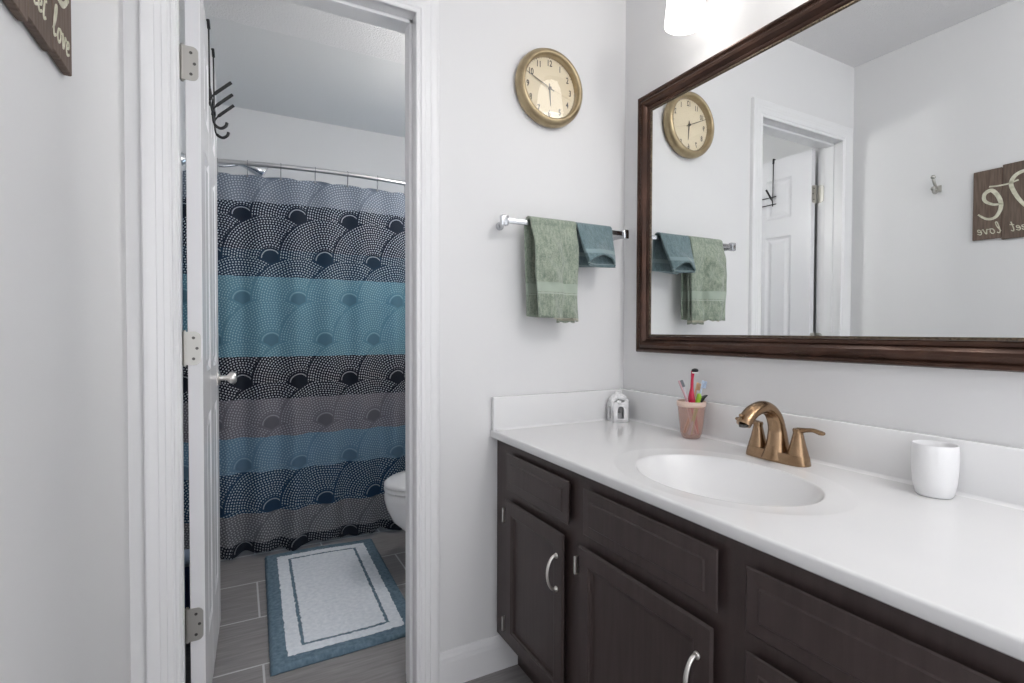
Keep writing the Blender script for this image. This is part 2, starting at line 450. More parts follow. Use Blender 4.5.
# knob on the toilet side
bm = bmesh.new()
prof = [(0.0, 0.0), (0.032, 0.0), (0.033, 0.004), (0.028, 0.009), (0.012, 0.011), (0.010, 0.03), (0.014, 0.036), (0.024, 0.043), (0.027, 0.052), (0.025, 0.062), (0.017, 0.067), (0.0, 0.068)]
rings = [[(DT+x*.92, 0.535+max(r*.85, 0.0003)*math.cos(2*PI*i/24), 0.935+max(r*.85, 0.0003)*math.sin(2*PI*i/24)) for i in range(24)] for r, x in prof]
loft(bm, rings, True); bmesh.ops.recalc_face_normals(bm, faces=bm.faces); dplace(bm)
link('door_knob', bm, M_nickel, door, smooth=True, autosmooth=50)

# ------------------------------------------------------------------ over-the-door hook rack
rack = thing('over_door_hook_rack', (-0.06, 1.91, 1.76), 'black wire hook rack hanging over the top of the open white door', 'hook rack')
def dl(x, s, z):
    v = RotD.to_3x3() @ Vector((x, s, z)); return v + Vector((-0.1195, 1.621, 0))
s1, s2 = 0.205, 0.385
for s in (s1, s2):
    bm = bmesh.new()
    pts = [dl(-0.004, s, 2.00), dl(-0.004, s, 2.042), dl(-0.003, s, 2.045), dl(DT+0.003, s, 2.045), dl(DT+0.005, s, 2.042), dl(DT+0.007, s, 1.79)]
    tube(bm, pts, 0.0024, 8)
    tube(bm, [dl(DT+0.004, s, 2.047), dl(DT+0.006, s, 2.02)], 0.0045, 8)
    link('strap', bm, M_black, rack, smooth=True, autosmooth=60)
for z in (1.84, 1.80):
    bm = bmesh.new(); tube(bm, [dl(DT+0.008, s1-0.02, z), dl(DT+0.008, s2+0.03, z)], 0.0026, 8)
    link('rail', bm, M_black, rack, smooth=True, autosmooth=60)
for s in (0.205, 0.295, 0.385):
    bm = bmesh.new()
    p = smooth_path([dl(DT+0.006, s, 1.795), dl(DT+0.009, s, 1.812), dl(DT+0.020, s, 1.828), dl(DT+0.042, s, 1.850), dl(DT+0.064, s, 1.871)], 5)
    tube(bm, p, [0.0026]*10 + [0.0050]*(len(p)-10), 8)
    if s < .25:
        link('hook', bm, M_black, rack, smooth=True, autosmooth=60); continue
    p = smooth_path([dl(DT+0.008, s, 1.84), dl(DT+0.008, s, 1.785), dl(DT+0.014, s, 1.765), dl(DT+0.030, s, 1.757), dl(DT+0.044, s, 1.766), dl(DT+0.048, s, 1.778)], 5)
    tube(bm, p, [0.0026]*10 + [0.0048]*(len(p)-10), 8)
    link('hook', bm, M_black, rack, smooth=True, autosmooth=60)

# blue thing seen in the slit behind the door
bl = box('storage_box', mat('blue_plastic', srgb(44, 66, 120), 0.5), -0.228, -0.150, 2.16, 2.30, 0.0, 0.26, 0.004, loc=(-0.19, 2.23, 0))
tag(bl, 'slim blue box behind the open door, seen through the hinge gap', 'box')
lid_ = box('lid', mat('pale_blue_plastic', srgb(150, 165, 190), 0.5), -0.2285, -0.149, 2.159, 2.301, 0.262, 0.275, 0.002, parent=bl)

# ------------------------------------------------------------------ shower: rod, curtain, rings, shower head
ZR = 1.922
def YRF(x): return 2.785 + 0.125*((x-0.52)/0.74)**2
YR = 2.80
rod = thing('shower_rod', (XL, YRF(XL), ZR), 'polished metal shower curtain rod above the blue curtain', 'curtain rod')
bm = bmesh.new(); tube(bm, [(x_, YRF(x_), ZR) for x_ in [XL+0.004+(XR-XL-.008)*q/40 for q in range(41)]], 0.0118, 20); link('rod', bm, M_rod, rod, smooth=True, autosmooth=60)
for x, d in ((XL, 1), (XR, -1)):
    bm = bmesh.new(); tube(bm, [(x+0.001*d, YRF(x), ZR), (x+0.01*d, YRF(x), ZR), (x+0.02*d, YRF(x), ZR)], [0.032, 0.026, 0.014], 24)
    link('flange', bm, M_chrome, rod, smooth=True, autosmooth=40)
hx = [-0.225, -0.083, 0.045, 0.192, 0.350, 0.508, 0.663, 0.817, 0.97, 1.12, 1.235]
CX0, CX1 = -0.228, 1.245
nx, nz = 420, 60
me_bm = bmesh.new(); uvl = me_bm.loops.layers.uv.new('UVMap')
def cpos(x, t):     # t: 0 top .. 1 bottom
    z = lerp(1.868, 0.022, t)
    near = min(abs(x-h) for h in hx)
    sag = 0.010*min(near/0.075, 1.0)**2*(1-t)**6
    ph = x*2*PI/0.155
    a = lerp(0.008, 0.020, t**0.7)
    y = lerp(YRF(x), 2.795, t**.8) + a*math.sin(ph + 0.9*math.sin(x*5.1+0.6)) + lerp(0.002, 0.012, t)*math.sin(x*11.0+1.0 + t*1.2) + 0.004*t*math.sin(x*63+2*t)
    if t > 0.9: y += (t-0.9)*0.10*math.sin(x*47)
    z += -sag + 0.006*math.sin(x*21)*t + 0.004*math.sin(x*77)*t
    return (x, y, z)
grid = []
for j in range(nz+1):
    t = j/nz; rowv = []
    for i in range(nx+1):
        x = lerp(CX0, CX1, i/nx); rowv.append(me_bm.verts.new(cpos(x, t)))
    grid.append(rowv)
for j in range(nz):
    for i in range(nx):
        f = me_bm.faces.new((grid[j][i], grid[j+1][i], grid[j+1][i+1], grid[j][i+1]))
        for lp in f.loops: lp[uvl].uv = (lp.vert.co.x, lp.vert.co.z)
cur = link('shower_curtain', me_bm, curtain_mat(), loc=(0.5, YR+0.02, 0.0), smooth=True)
tag(cur, 'blue and grey striped shower curtain with dotted fan pattern behind the bath mat', 'shower curtain')
for x in hx[1:8]:
    bm = bmesh.new()
    YR = YRF(x)
    pts = [(x, YR+0.0145*math.sin(a), ZR+0.0145*math.cos(a)) for a in [math.radians(d) for d in range(-150, 151, 20)]]
    pts = [(x, YR-0.004, ZR-0.055)] + [(x, YR-0.010, ZR-0.03)] + pts + [(x, YR+0.008, ZR-0.04), (x, YR+0.002, ZR-0.060)]
    tube(bm, pts, 0.0015, 6)
    bmesh.ops.create_uvsphere(bm, u_segments=10, v_segments=8, radius=0.006, matrix=Matrix.Translation((x, cpos(x, 0)[1]-0.006, ZR-0.062)) @ Matrix.Diagonal((1, 0.5, 1, 1)))
    o = link('curtain_ring', bm, M_ring, loc=(x, YR, ZR), smooth=True)
    order = ['first', 'second', 'third', 'fourth', 'fifth', 'sixth', 'seventh'][hx.index(x)-1]
    tag(o, 'thin metal shower curtain ring, %s from the left in view on the rod' % order, 'curtain ring', 'rings holding the shower curtain')
sh = thing('shower_fixture', (XL, 3.1, 1.97), 'chrome shower head and arm on the wall behind the curtain rod', 'shower head')
bm = bmesh.new(); tube(bm, smooth_path([(XL+0.002, 3.1, 1.96), (XL+0.08, 3.1, 1.975), (XL+0.16, 3.1, 1.965), (XL+0.24, 3.1, 1.985)], 6), 0.008, 12); link('arm', bm, M_chrome, sh, smooth=True, autosmooth=60)
bm = bmesh.new(); tube(bm, [(XL+0.23, 3.1, 1.988), (XL+0.26, 3.1, 1.990), (XL+0.30, 3.1, 1.982), (XL+0.36, 3.1, 1.960), (XL+0.365, 3.1, 1.957)], [0.010, 0.016, 0.028, 0.040, 0.036], 24)
link('spray_head', bm, M_chrome, sh, smooth=True, autosmooth=50)

# ------------------------------------------------------------------ bath mat
mc = [Vector((0.084, 1.800, 0)), Vector((0.590, 1.812, 0)), Vector((0.617, 2.735, 0)), Vector((0.106, 2.758, 0))]
def mat_mat(kind):
    c1, c2 = (srgb(78, 104, 118), srgb(98, 124, 138)) if kind else (srgb(190, 200, 210), srgb(214, 222, 230))
    m = mat('plush_mat_blue' if kind else 'plush_mat_white', c1, 0.95)
    nb = NB(m); x, y, z, v = nb.coord('UV')
    f = nb.noise(60, 4, v); h = nb.noise(260, 3, v)
    wob = (nb.noise(45, 2, v) - 0.5) * 0.014
    blue = nb.ramp(f, [(0.3, srgb(84, 108, 124)), (0.7, srgb(116, 138, 154))], 'LINEAR')
    white = nb.ramp(f, [(0.3, srgb(220, 226, 234)), (0.7, srgb(240, 244, 250))], 'LINEAR')
    # u,v in metres: 0..0.5 , 0..0.99
    ex = nb.m('MINIMUM', x, 0.50 - x); ey = nb.m('MINIMUM', y, 0.99 - y)
    e = nb.m('MINIMUM', ex, ey * 1.0) + wob
    border = e.lt(0.052); line = e.gt(0.098) * e.lt(0.110)
    k = nb.m('MAXIMUM', border, line)
    nb.base(nb.mixc(k, white, blue)); nb.bump(h + (1.0-line)*1.0, 0.4, 0.005)
    return m
bm = bmesh.new(); uvl = bm.loops.layers.uv.new('UVMap'); A, Bn = 100, 190; G = []; UVd = {}
for j in range(Bn+1):
    r = []
    for i in range(A+1):
        s, t = i/A, j/Bn
        p = mc[0]*(1-s)*(1-t) + mc[1]*s*(1-t) + mc[2]*s*t + mc[3]*(1-s)*t
        e = min(s, 1-s)*0.5; e2 = min(t, 1-t)*0.99; d = min(e, e2)
        h = 0.016*min(1, (d/0.010))**0.5 if d > 0 else 0.003
        zz = 0.002 + h + random.uniform(-0.0010, 0.0010) + 0.002*math.sin(s*7+t*5)*(d > 0)
        j2 = random.uniform(-0.0012, 0.0012)
        v = bm.verts.new((p.x + j2, p.y + random.uniform(-0.0012, 0.0012), zz)); UVd[v] = (s*0.5, t*0.99); r.append(v)
    G.append(r)
for j in range(Bn):
    for i in range(A):
        f = bm.faces.new((G[j][i], G[j][i+1], G[j+1][i+1], G[j+1][i]))
        for lp in f.loops: lp[uvl].uv = UVd[lp.vert]
# skirt and underside
loop = [G[0][i] for i in range(A+1)] + [G[j][A] for j in range(1, Bn+1)] + [G[Bn][i] for i in range(A-1, -1, -1)] + [G[j][0] for j in range(Bn-1, 0, -1)]
low = [bm.verts.new((v.co.x, v.co.y, 0.0008)) for v in loop]
for i in range(len(loop)):
    k = (i+1) % len(loop); f = bm.faces.new((loop[k], loop[i], low[i], low[k]))
    for lp in f.loops: lp[uvl].uv = (0.01, 0.01)
f = bm.faces.new(list(reversed(low)))
for lp in f.loops: lp[uvl].uv = (0.01, 0.01)
bmat = link('bath_mat', bm, mat_mat(1), loc=(0.35, 2.28, 0), smooth=True)
tag(bmat, 'plush white bath mat with blue border lying on grey tiles', 'bath mat')

# ------------------------------------------------------------------ toilet (front of bowl and lid in view)
toi = thing('toilet', (0.95, 2.30, 0), 'white toilet with closed lid beside the shower curtain', 'toilet')
TY = 2.30
def egg(cx, ax_f, ax_b, b, z, n=48):
    z *= .955
    pts = []
    for i in range(n):
        a = 2*PI*i/n; c = math.cos(a); s = math.sin(a)
        pts.append((cx + (ax_b if c > 0 else ax_f)*c, TY + b*s, z))
    return pts
bm = bmesh.new()
loft(bm, [egg(0.90, .19, .20, .105, 0.0), egg(0.90, .19, .20, .105, 0.02), egg(0.90, .17, .2, .095, .06), egg(0.885, .165, .21, .10, .14), egg(.87, .20, .22, .125, .20), egg(.86, .245, .23, .155, .255), egg(.855, .268, .235, .178, .32), egg(.855, .278, .235, .186, .365), egg(.855, .276, .235, .186, .392), egg(.855, .268, .228, .178, .400)], True)
link('bowl', bm, M_porcelain, toi, smooth=True, autosmooth=50)
bm = bmesh.new()
loft(bm, [egg(.855, .272, .20, .182, .404), egg(.855, .280, .20, .188, .408), egg(.855, .280, .20, .188, .418), egg(.855, .274, .20, .184, .423)], True)
link('seat', bm, M_porcelain, toi, smooth=True, autosmooth=50)
bm = bmesh.new()
loft(bm, [egg(.855, .272, .20, .182, .4265), egg(.855, .280, .20, .188, .430), egg(.855, .278, .20, .187, .440), egg(.855, .262, .19, .175, .450), egg(.86, .20, .15, .13, .456), egg(.86, .05, .05, .04, .458)], True)
link('lid', bm, M_porcelain, toi, smooth=True, autosmooth=50)
bm = bmesh.new(); bx(bm, 1.075, 1.255, TY-.21, TY+.21, .40, .745, .02, 3); link('tank', bm, M_porcelain, toi, smooth=True, autosmooth=40)
bm = bmesh.new(); bx(bm, 1.065, 1.262, TY-.22, TY+.22, .747, .785, .012, 3); link('tank_lid', bm, M_porcelain, toi, smooth=True, autosmooth=40)
bm = bmesh.new(); tube(bm, [(1.076, TY-.15, .69), (1.055, TY-.15, .69), (1.048, TY-.13, .688), (1.048, TY-.08, .68)], .007, 10); link('flush_lever', bm, M_chrome, toi, smooth=True, autosmooth=50)

# ------------------------------------------------------------------ vanity cabinet
YV0, YV1 = 0.130, 1.497; FX = 0.742
van = thing('vanity_cabinet', (1.0, 0.81, 0), 'dark espresso wooden vanity cabinet under the white countertop', 'cabinet')
openings = [(1.395, 1.095, .62, .73), (1.395, 1.095, .16, .58)]
bm = bmesh.new()
bx(bm, FX, FX+0.02, YV0, YV1, 0.125, 0.764)          # face frame
bx(bm, FX+0.0005, XR-0.004, YV1-0.016, YV1, 0.1255, 0.764)
bx(bm, FX+0.0005, XR-0.004, YV0, YV0+0.016, 0.1255, 0.764)
bx(bm, FX+0.02, XR-0.004, YV0, YV1, 0.1255, 0.14)
link('body', bm, M_espresso, van)
bm = bmesh.new(); bx(bm, 0.815, 0.83, YV0+0.002, YV1-0.002, 0.0, 0.1255); bx(bm, 0.83, XR-0.02, YV0+0.002, YV0+0.018, 0, 0.1255)
link('toe_kick', bm, M_espresso, van)
def raised_front(name, y0, y1, z0, z1):
    """slab with a wide bevelled border and an inner raised field"""
    bm = bmesh.new(); x1 = FX-0.0005
    def ring(ins, x): return [(x, y0+ins, z0+ins), (x, y0+ins, z1-ins), (x, y1-ins, z1-ins), (x, y1-ins, z0+ins)]
    V = loft(bm, [ring(.013, x1), ring(0, x1-.0135), ring(.003, x1-.0155), ring(.026, x1-.0165), ring(.0285, x1-.0195), ring(.034, x1-.0195)], False)
    bm.faces.new(V[0]); bm.faces.new(V[-1]); bmesh.ops.recalc_face_normals(bm, faces=bm.faces)
    return link(name, bm, M_espresso, van)
def shaker_door(name, y0, y1, z0, z1):
    bm = bmesh.new(); x1 = FX-0.0005; rw = 0.052
    def ring(ins, x): return [(x, y0+ins, z0+ins), (x, y0+ins, z1-ins), (x, y1-ins, z1-ins), (x, y1-ins, z0+ins)]
    V = loft(bm, [ring(.013, x1), ring(0, x1-.0135), ring(.0045, x1-.0185), ring(rw-.012, x1-.0185), ring(rw-.010, x1-.0165), ring(rw-.005, x1-.0155), ring(rw-.0035, x1-.0095), ring(rw+.004, x1-.0085), ring(rw+.012, x1-.0085)], False)
    bm.faces.new(V[0]); bm.faces.new(V[-1]); bmesh.ops.recalc_face_normals(bm, faces=bm.faces)
    return link(name, bm, M_espresso, van)
def pull(parent, y, z0, z1):
    bm = bmesh.new(); xf = FX-0.019; zm = (z0+z1)/2
    p = smooth_path([(xf+.001, y, z1-.004), (xf-.010, y, z1-.003), (xf-.021, y, z1-.014), (xf-.028, y, zm+.012), (xf-.028, y, zm-.012), (xf-.021, y, z0+.014), (xf-.010, y, z0+.003), (xf+.001, y, z0+.004)], 5)
    n = len(p)
    tube(bm, p, rlist([(.0062, .0062), (.0045, .0040), (.0042, .0034), (.0052, .0030), (.0052, .0030), (.0042, .0034), (.0045, .0040), (.0062, .0062)], n), 12, up=(1, 0, 0))
    for z in (z0+.003, z1-.003):
        bmesh.ops.create_uvsphere(bm, u_segments=12, v_segments=8, radius=0.0075, matrix=Matrix.Translation((xf-.002, y, z)) @ Matrix.Diagonal((.55, 1, 1, 1)))
    return link('handle', bm, M_nickel, parent, smooth=True, autosmooth=60)
def chinge(parent, y, z):
    bm = bmesh.new(); bx(bm, FX-0.0245, FX+0.0, y-0.0025, y+0.003, z-0.022, z+0.022, 0.0012)
    return link('hinge', bm, M_nickel, parent)
raised_front('drawer_front', 1.065, 1.404, .622, .734)
raised_front('drawer_front', 0.611, 1.004, .622, .734)
d1 = shaker_door('door', 1.085, 1.408, .150, .592); pull(d1, 1.112, .440, .532); chinge(van, 1.4125, .540); chinge(van, 1.4125, .200)
d2 = shaker_door('door', 0.619, 1.020, .150, .592); pull(d2, 0.650, .440, .532); chinge(van, 1.0255, .540); chinge(van, 1.0255, .200)
for z0, z1 in ((.620, .729), (.395, .590), (.150, .370)):
    dd = raised_front('drawer', 0.215, 0.556, z0, z1)

# ------------------------------------------------------------------ countertop with integral basin
ZT = 0.790; BXc, BYc, BA, BBr = 0.949, 0.793, 0.157, 0.204
top = thing('vanity_countertop', (1.0, 0.81, ZT-0.025), 'white cultured marble vanity countertop with integral oval basin', 'countertop')
x0, x1, y0, y1 = 0.717, XR-0.003, 0.112, YB-0.002
def ctz(x, y):
    r = math.hypot((x-BXc)/BA, (y-BYc)/BBr)
    z = ZT
    # shallow dished shoulder around the bowl
    rs = math.hypot((x-BXc)/(BA*1.30), (y-BYc)/(BBr*1.32))
    if rs < 1: z -= 0.0035*(1-rs**6 if rs > 0.55 else 1)
    if r < 1.03:
        q = max(0.0, 1-(r/1.03)**2.3); z -= 0.130*q
    # front edge bullnose
    e = x-x0
    if e < 0.005: z -= 0.005-math.sqrt(max(0, 0.005**2-(0.005-e)**2))
    return z
xs = [x0+0.005*(1-math.cos(PI/2*i/5)) for i in range(5)]
k = 220; xs += [lerp(x0+0.005, x1, i/k) for i in range(k+1)]
ys = [lerp(y0, y1, i/540) for i in range(541)]
bm = bmesh.new(); G = [[bm.verts.new((x, y, ctz(x, y))) for y in ys] for x in xs]
for i in range(len(xs)-1):
    for j in range(len(ys)-1):
        bm.faces.new((G[i][j], G[i+1][j], G[i+1][j+1], G[i][j+1]))
# front apron, end, underside lip
f1 = [bm.verts.new((x0, y, ZT-0.021)) for y in ys]; f2 = [bm.verts.new((x0+0.004, y, ZT-0.025)) for y in ys]; f3 = [bm.verts.new((FX+.03, y, ZT-0.025)) for y in ys]
for a, b in ((G[0], f1), (f1, f2), (f2, f3)):
    for j in range(len(ys)-1): bm.faces.new((a[j], a[j+1], b[j+1], b[j]))
e1 = [bm.verts.new((x, y0, ZT-0.025)) for x in xs]
for i in range(len(xs)-1): bm.faces.new((G[i][0], e1[i], e1[i+1], G[i+1][0]))
bmesh.ops.recalc_face_normals(bm, faces=bm.faces)
link('top_slab', bm, M_marble, top, smooth=True, autosmooth=50)
for nm, a in (('backsplash', (1.247, XR-.002, y0, y1, ZT-.002, .898)), ('side_splash', (x0+.002, 1.2475, 1.480, y1, ZT-.002, .897))):
    bm = bmesh.new(); bx(bm, *a, .004, 3)
    if nm == 'backsplash':   # cove where the splash meets the slab
        ring = lambda y: [(1.2475, y, ZT-.001)] + [(1.2475-.009+.009*math.sin(t*PI/12), y, ZT+.009-.009*math.cos(t*PI/12)) for t in range(0, 7)]
        loft(bm, [ring(y0+.001), ring(1.481)], True)
    else:
        ring = lambda x: [(x, 1.4805, ZT-.001)] + [(x, 1.4805-.009+.009*math.sin(t*PI/12), ZT+.009-.009*math.cos(t*PI/12)) for t in range(0, 7)]
        loft(bm, [ring(x0+.012), ring(1.2475)], True)
    bmesh.ops.recalc_face_normals(bm, faces=bm.faces)
    link(nm, bm, M_marble, top, smooth=True, autosmooth=35)
bm = bmesh.new(); zb = ctz(BXc, BYc)
lathe(bm, BXc, BYc, [(0.021, zb-.002), (0.022, zb+.002), (0.018, zb+.004), (0.006, zb+.004), (.002, zb+.0045)], 24)
link('drain', bm, M_bronze, top, smooth=True, autosmooth=40)

# ------------------------------------------------------------------ faucet
fau = thing('faucet', (1.185, 0.825, ZT), 'bronze arched two-handle faucet behind the basin', 'faucet')
FY = 0.820; FXc = 1.184
bm = bmesh.new()
def stad(hx_, hy_, z, n=40):
    pts = []
    for i in range(n):
        a = 2*PI*i/n; c, s = math.cos(a), math.sin(a)
        ex = 3.2
        pts.append((FXc+hx_*math.copysign(abs(c)**(2/ex), c), FY+hy_*math.copysign(abs(s)**(2/ex), s), z))
    return pts
loft(bm, [stad(.029, .081, ZT+.0005), stad(.029, .081, ZT+.005), stad(.026, .078, ZT+.022), stad(.024, .076, ZT+.026)], True)
bmesh.ops.recalc_face_normals(bm, faces=bm.faces)
link('base_plate', bm, M_bronze, fau, smooth=True, autosmooth=45)
bm = bmesh.new()
sp = smooth_path([(1.182, FY, ZT+.004), (1.185, FY, ZT+.04), (1.182, FY, ZT+.080), (1.166, FY, ZT+.115), (1.132, FY, ZT+.135), (1.092, FY, ZT+.128), (1.066, FY, ZT+.108), (1.058, FY, ZT+.098)], 7)
tube(bm, sp, rlist([(.036, .038), (.025, .028), (.020, .020), (.0195, .0165), (.0195, .0155), (.019, .015), (.0185, .015), (.018, .0145)], len(sp)), 20, up=(-1, 0, 0))
bmesh.ops.recalc_face_normals(bm, faces=bm.faces)
spo = link('spout', bm, M_bronze, fau, smooth=True, autosmooth=60)
bm = bmesh.new(); lathe(bm, 1.0585, FY, [(.010, ZT+.0925), (.011, ZT+.0995)], 20); link('aerator', bm, M_screw, spo, smooth=True, autosmooth=40)
bm = bmesh.new(); tube(bm, [(1.060, FY, ZT+.119), (1.049, FY, ZT+.121), (1.045, FY, ZT+.122)], [.003, .0045, .003], 10); link('lift_rod', bm, M_bronze, spo, smooth=True)
for sg in (-1, 1):
    hy = FY + sg*0.054
    bm = bmesh.new()
    lathe(bm, FXc, hy, [(.0235, ZT+.024), (.0225, ZT+.030), (.0170, ZT+.050), (.0125, ZT+.070), (.0110, ZT+.077), (.0125, ZT+.083), (.0115, ZT+.087), (.004, ZT+.0885)], 28)
    hb = link('handle', bm, M_bronze, fau, smooth=True, autosmooth=50)
    bm = bmesh.new()
    p = smooth_path([(FXc, hy, ZT+.082), (FXc-.001, hy+sg*.018, ZT+.086), (FXc-.002, hy+sg*.038, ZT+.089), (FXc-.003, hy+sg*.056, ZT+.086), (FXc-.004, hy+sg*.063, ZT+.086)], 6)
    tube(bm, p, rlist([(.010, .008), (.0075, .0055), (.0075, .0048), (.0088, .0055), (.006, .004)], len(p)), 14)
    bmesh.ops.recalc_face_normals(bm, faces=bm.faces)
    link('lever', bm, M_bronze, hb, smooth=True, autosmooth=60)

# ------------------------------------------------------------------ white tumbler
bm = bmesh.new(); c = (1.200, 0.4980)
lathe(bm, *c, [(.004, ZT+.001), (.027, ZT+.001), (.030, ZT+.004), (.0345, ZT+.025), (.0368, ZT+.055), (.0372, ZT+.080), (.0364, ZT+.099), (.0350, ZT+.1015), (.0335, ZT+.099), (.0335, ZT+.070), (.032, ZT+.03), (.026, ZT+.010), (.003, ZT+.008)], 56)
bmesh.ops.recalc_face_normals(bm, faces=bm.faces)
tag(link('tumbler', bm, M_ceramic, loc=(*c, ZT), smooth=True, autosmooth=60), 'white barrel-shaped ceramic tumbler standing empty on the counter', 'tumbler')

# ------------------------------------------------------------------ toothbrush holder with its brushes
hc = (1.197, 1.108)
M_pink = mat('translucent_rose_plastic', srgb(206, 164, 150), 0.25, 0.0)
_b = M_pink.node_tree.nodes['Principled BSDF']; _b.inputs['Alpha'].default_value = 0.38
M_band = mat('pale_rose_plastic', srgb(222, 196, 182), 0.4)
hold = thing('toothbrush_cup', (*hc, ZT), 'rose translucent plastic cup holding several toothbrushes', 'toothbrush cup')
bm = bmesh.new()
lathe(bm, *hc, [(.003, ZT+.001), (.024, ZT+.001), (.028, ZT+.008), (.0310, ZT+.016), (.0355, ZT+.05), (.0398, ZT+.100), (.0386, ZT+.100), (.033, ZT+.05), (.029, ZT+.018), (.024, ZT+.008), (.003, ZT+.006)], 48)
bmesh.ops.recalc_face_normals(bm, faces=bm.faces); link('cup_body', bm, M_pink, hold, smooth=True, autosmooth=60)
bm = bmesh.new()
lathe(bm, *hc, [(.0400, ZT+.096), (.0418, ZT+.098), (.0425, ZT+.110), (.0410, ZT+.112), (.0398, ZT+.110), (.0388, ZT+.099)], 48)
bmesh.ops.recalc_face_normals(bm, faces=bm.faces); link('rim_band', bm, M_band, hold, smooth=True, autosmooth=50)
def brush(label, pts, r, m, head=None, bcol=None, bdir=(0, -1, 0)):
    t = thing('toothbrush', Vector(pts[0]), label, 'toothbrush', 'toothbrushes in the rose cup')
    bm = bmesh.new(); p = smooth_path(pts, 6); tube(bm, p, rlist(r, len(p)), 10, up=(1, 0, 0)); bmesh.ops.recalc_face_normals(bm, faces=bm.faces)
    link('handle', bm, m, t, smooth=True)
    a, b = Vector(pts[-2]), Vector(pts[-1]); d = (b-a).normalized(); bd = Vector(bdir); bd = (bd - d*bd.dot(d)).normalized(); sd = d.cross(bd)
    bm = bmesh.new(); hl = 0.024
    rings = []
    for k, wv in ((-.002, .55), (.003, .95), (hl-.003, .95), (hl, .6)):
        c0 = b + d*k; rings.append([c0 + sd*.0048*wv + bd*.0018, c0 - sd*.0048*wv + bd*.0018, c0 - sd*.0048*wv - bd*.0018, c0 + sd*.0048*wv - bd*.0018])
    loft(bm, rings, True); bmesh.ops.recalc_face_normals(bm, faces=bm.faces); link('head', bm, m, t)
    bm = bmesh.new()
    for i in range(6):
        for q in (-1, 1):
            c0 = b + d*(.003+i*.0036) + sd*.0024*q
            tube(bm, [c0+bd*.0015, c0+bd*.0115], .0015, 6)
    link('bristles', bm, bcol, t)
M_bw = mat('white_bristle', srgb(225, 226, 228), 0.6)
M_bg = mat('grey_bristle', srgb(120, 128, 135), 0.6)
M_bo = mat('orange_bristle', srgb(226, 176, 120), 0.6)
M_bb = mat('pale_blue_bristle', srgb(176, 196, 222), 0.6)
X_, Y_ = hc
zb0 = ZT+.012
# R (image right) is about (0.88,-0.47): shift brushes along it
def ir(a, b, z): return (X_ + a*0.883 + b*0.469, Y_ - a*0.469 + b*0.883, z)
brush('pale toothbrush with grey bristles leaning left, leftmost in the rose cup', [ir(.014, -.004, zb0), ir(0, -.004, ZT+.06), ir(-.018, -.004, ZT+.118), ir(-.031, -.004, ZT+.150)], [(.004, .004), (.004, .004), (.0035, .003), (.0025, .0025)], mat('pale_pink_plastic', srgb(205, 170, 178), 0.3), None, M_bg, (0.9, -0.4, 0))
brush('white toothbrush just right of the leftmost one, leaning left in the rose cup', [ir(.012, .012, zb0), ir(0, .012, ZT+.06), ir(-.012, .012, ZT+.118), ir(-.020, .012, ZT+.150)], [(.004, .004), (.004, .004), (.0035, .003), (.0025, .0025)], mat('white_toothbrush_plastic', srgb(214, 216, 222), 0.3), None, M_bw, (-0.9, 0.4, 0))
brush('slim toothbrush with orange bristles leaning right in the rose cup', [ir(-.014, .019, zb0), ir(0, .017, ZT+.06), ir(.012, .014, ZT+.112), ir(.018, .014, ZT+.142)], [(.004, .004), (.004, .004), (.0035, .003), (.0025, .0025)], mat('pale_orange_plastic', srgb(228, 190, 150), 0.3), None, M_bo, (0.5, -0.8, 0))
brush('slim pale blue toothbrush leaning right, tallest on the right of the cup', [ir(-.010, -.012, zb0), ir(0.004, -.010, ZT+.06), ir(.020, -.008, ZT+.118), ir(.027, -.006, ZT+.150)], [(.004, .004), (.004, .004), (.0035, .003), (.0025, .0025)], mat('pale_blue_plastic_brush', srgb(190, 205, 222), 0.3), None, M_bb, (0.5, -0.8, 0))
# red children's brush standing handle-up: flared foot, thin neck, black and white tip
t = thing('toothbrush', ir(-.006, -.002, zb0), 'shiny red toothbrush with black and white tip, tallest in the rose cup', 'toothbrush', 'toothbrushes in the rose cup')
bm = bmesh.new(); p = smooth_path([ir(.018, .0, zb0), ir(.010, .0, ZT+.07), ir(.0, -.002, ZT+.112), ir(-.001, -.002, ZT+.130), ir(.0, -.002, ZT+.150), ir(.001, -.002, ZT+.178), ir(.003, -.002, ZT+.200), ir(.005, -.002, ZT+.206)], 6)
tube(bm, p, rlist([(.005, .005), (.006, .006), (.012, .008), (.0095, .007), (.0050, .0045), (.0042, .004), (.0062, .005), (.003, .003)], len(p)), 14, up=(1, 0, 0)); bmesh.ops.recalc_face_normals(bm, faces=bm.faces)
link('handle', bm, mat('glossy_red_plastic', srgb(196, 36, 74), 0.15), t, smooth=True)
bm = bmesh.new(); bmesh.ops.create_uvsphere(bm, u_segments=16, v_segments=10, radius=0.0085, matrix=Matrix.Translation(ir(.008, -.004, ZT+.203)) @ Matrix.Diagonal((1.2, 1.2, .75, 1)))
link('tip_cap', bm, M_black, t, smooth=True)
bm = bmesh.new(); bmesh.ops.create_uvsphere(bm, u_segments=16, v_segments=10, radius=0.0087, matrix=Matrix.Translation(ir(.008, -.006, ZT+.1965)) @ Matrix.Diagonal((1.15, 1.15, .32, 1)))
link('tip_stripe', bm, M_ceramic, t, smooth=True)
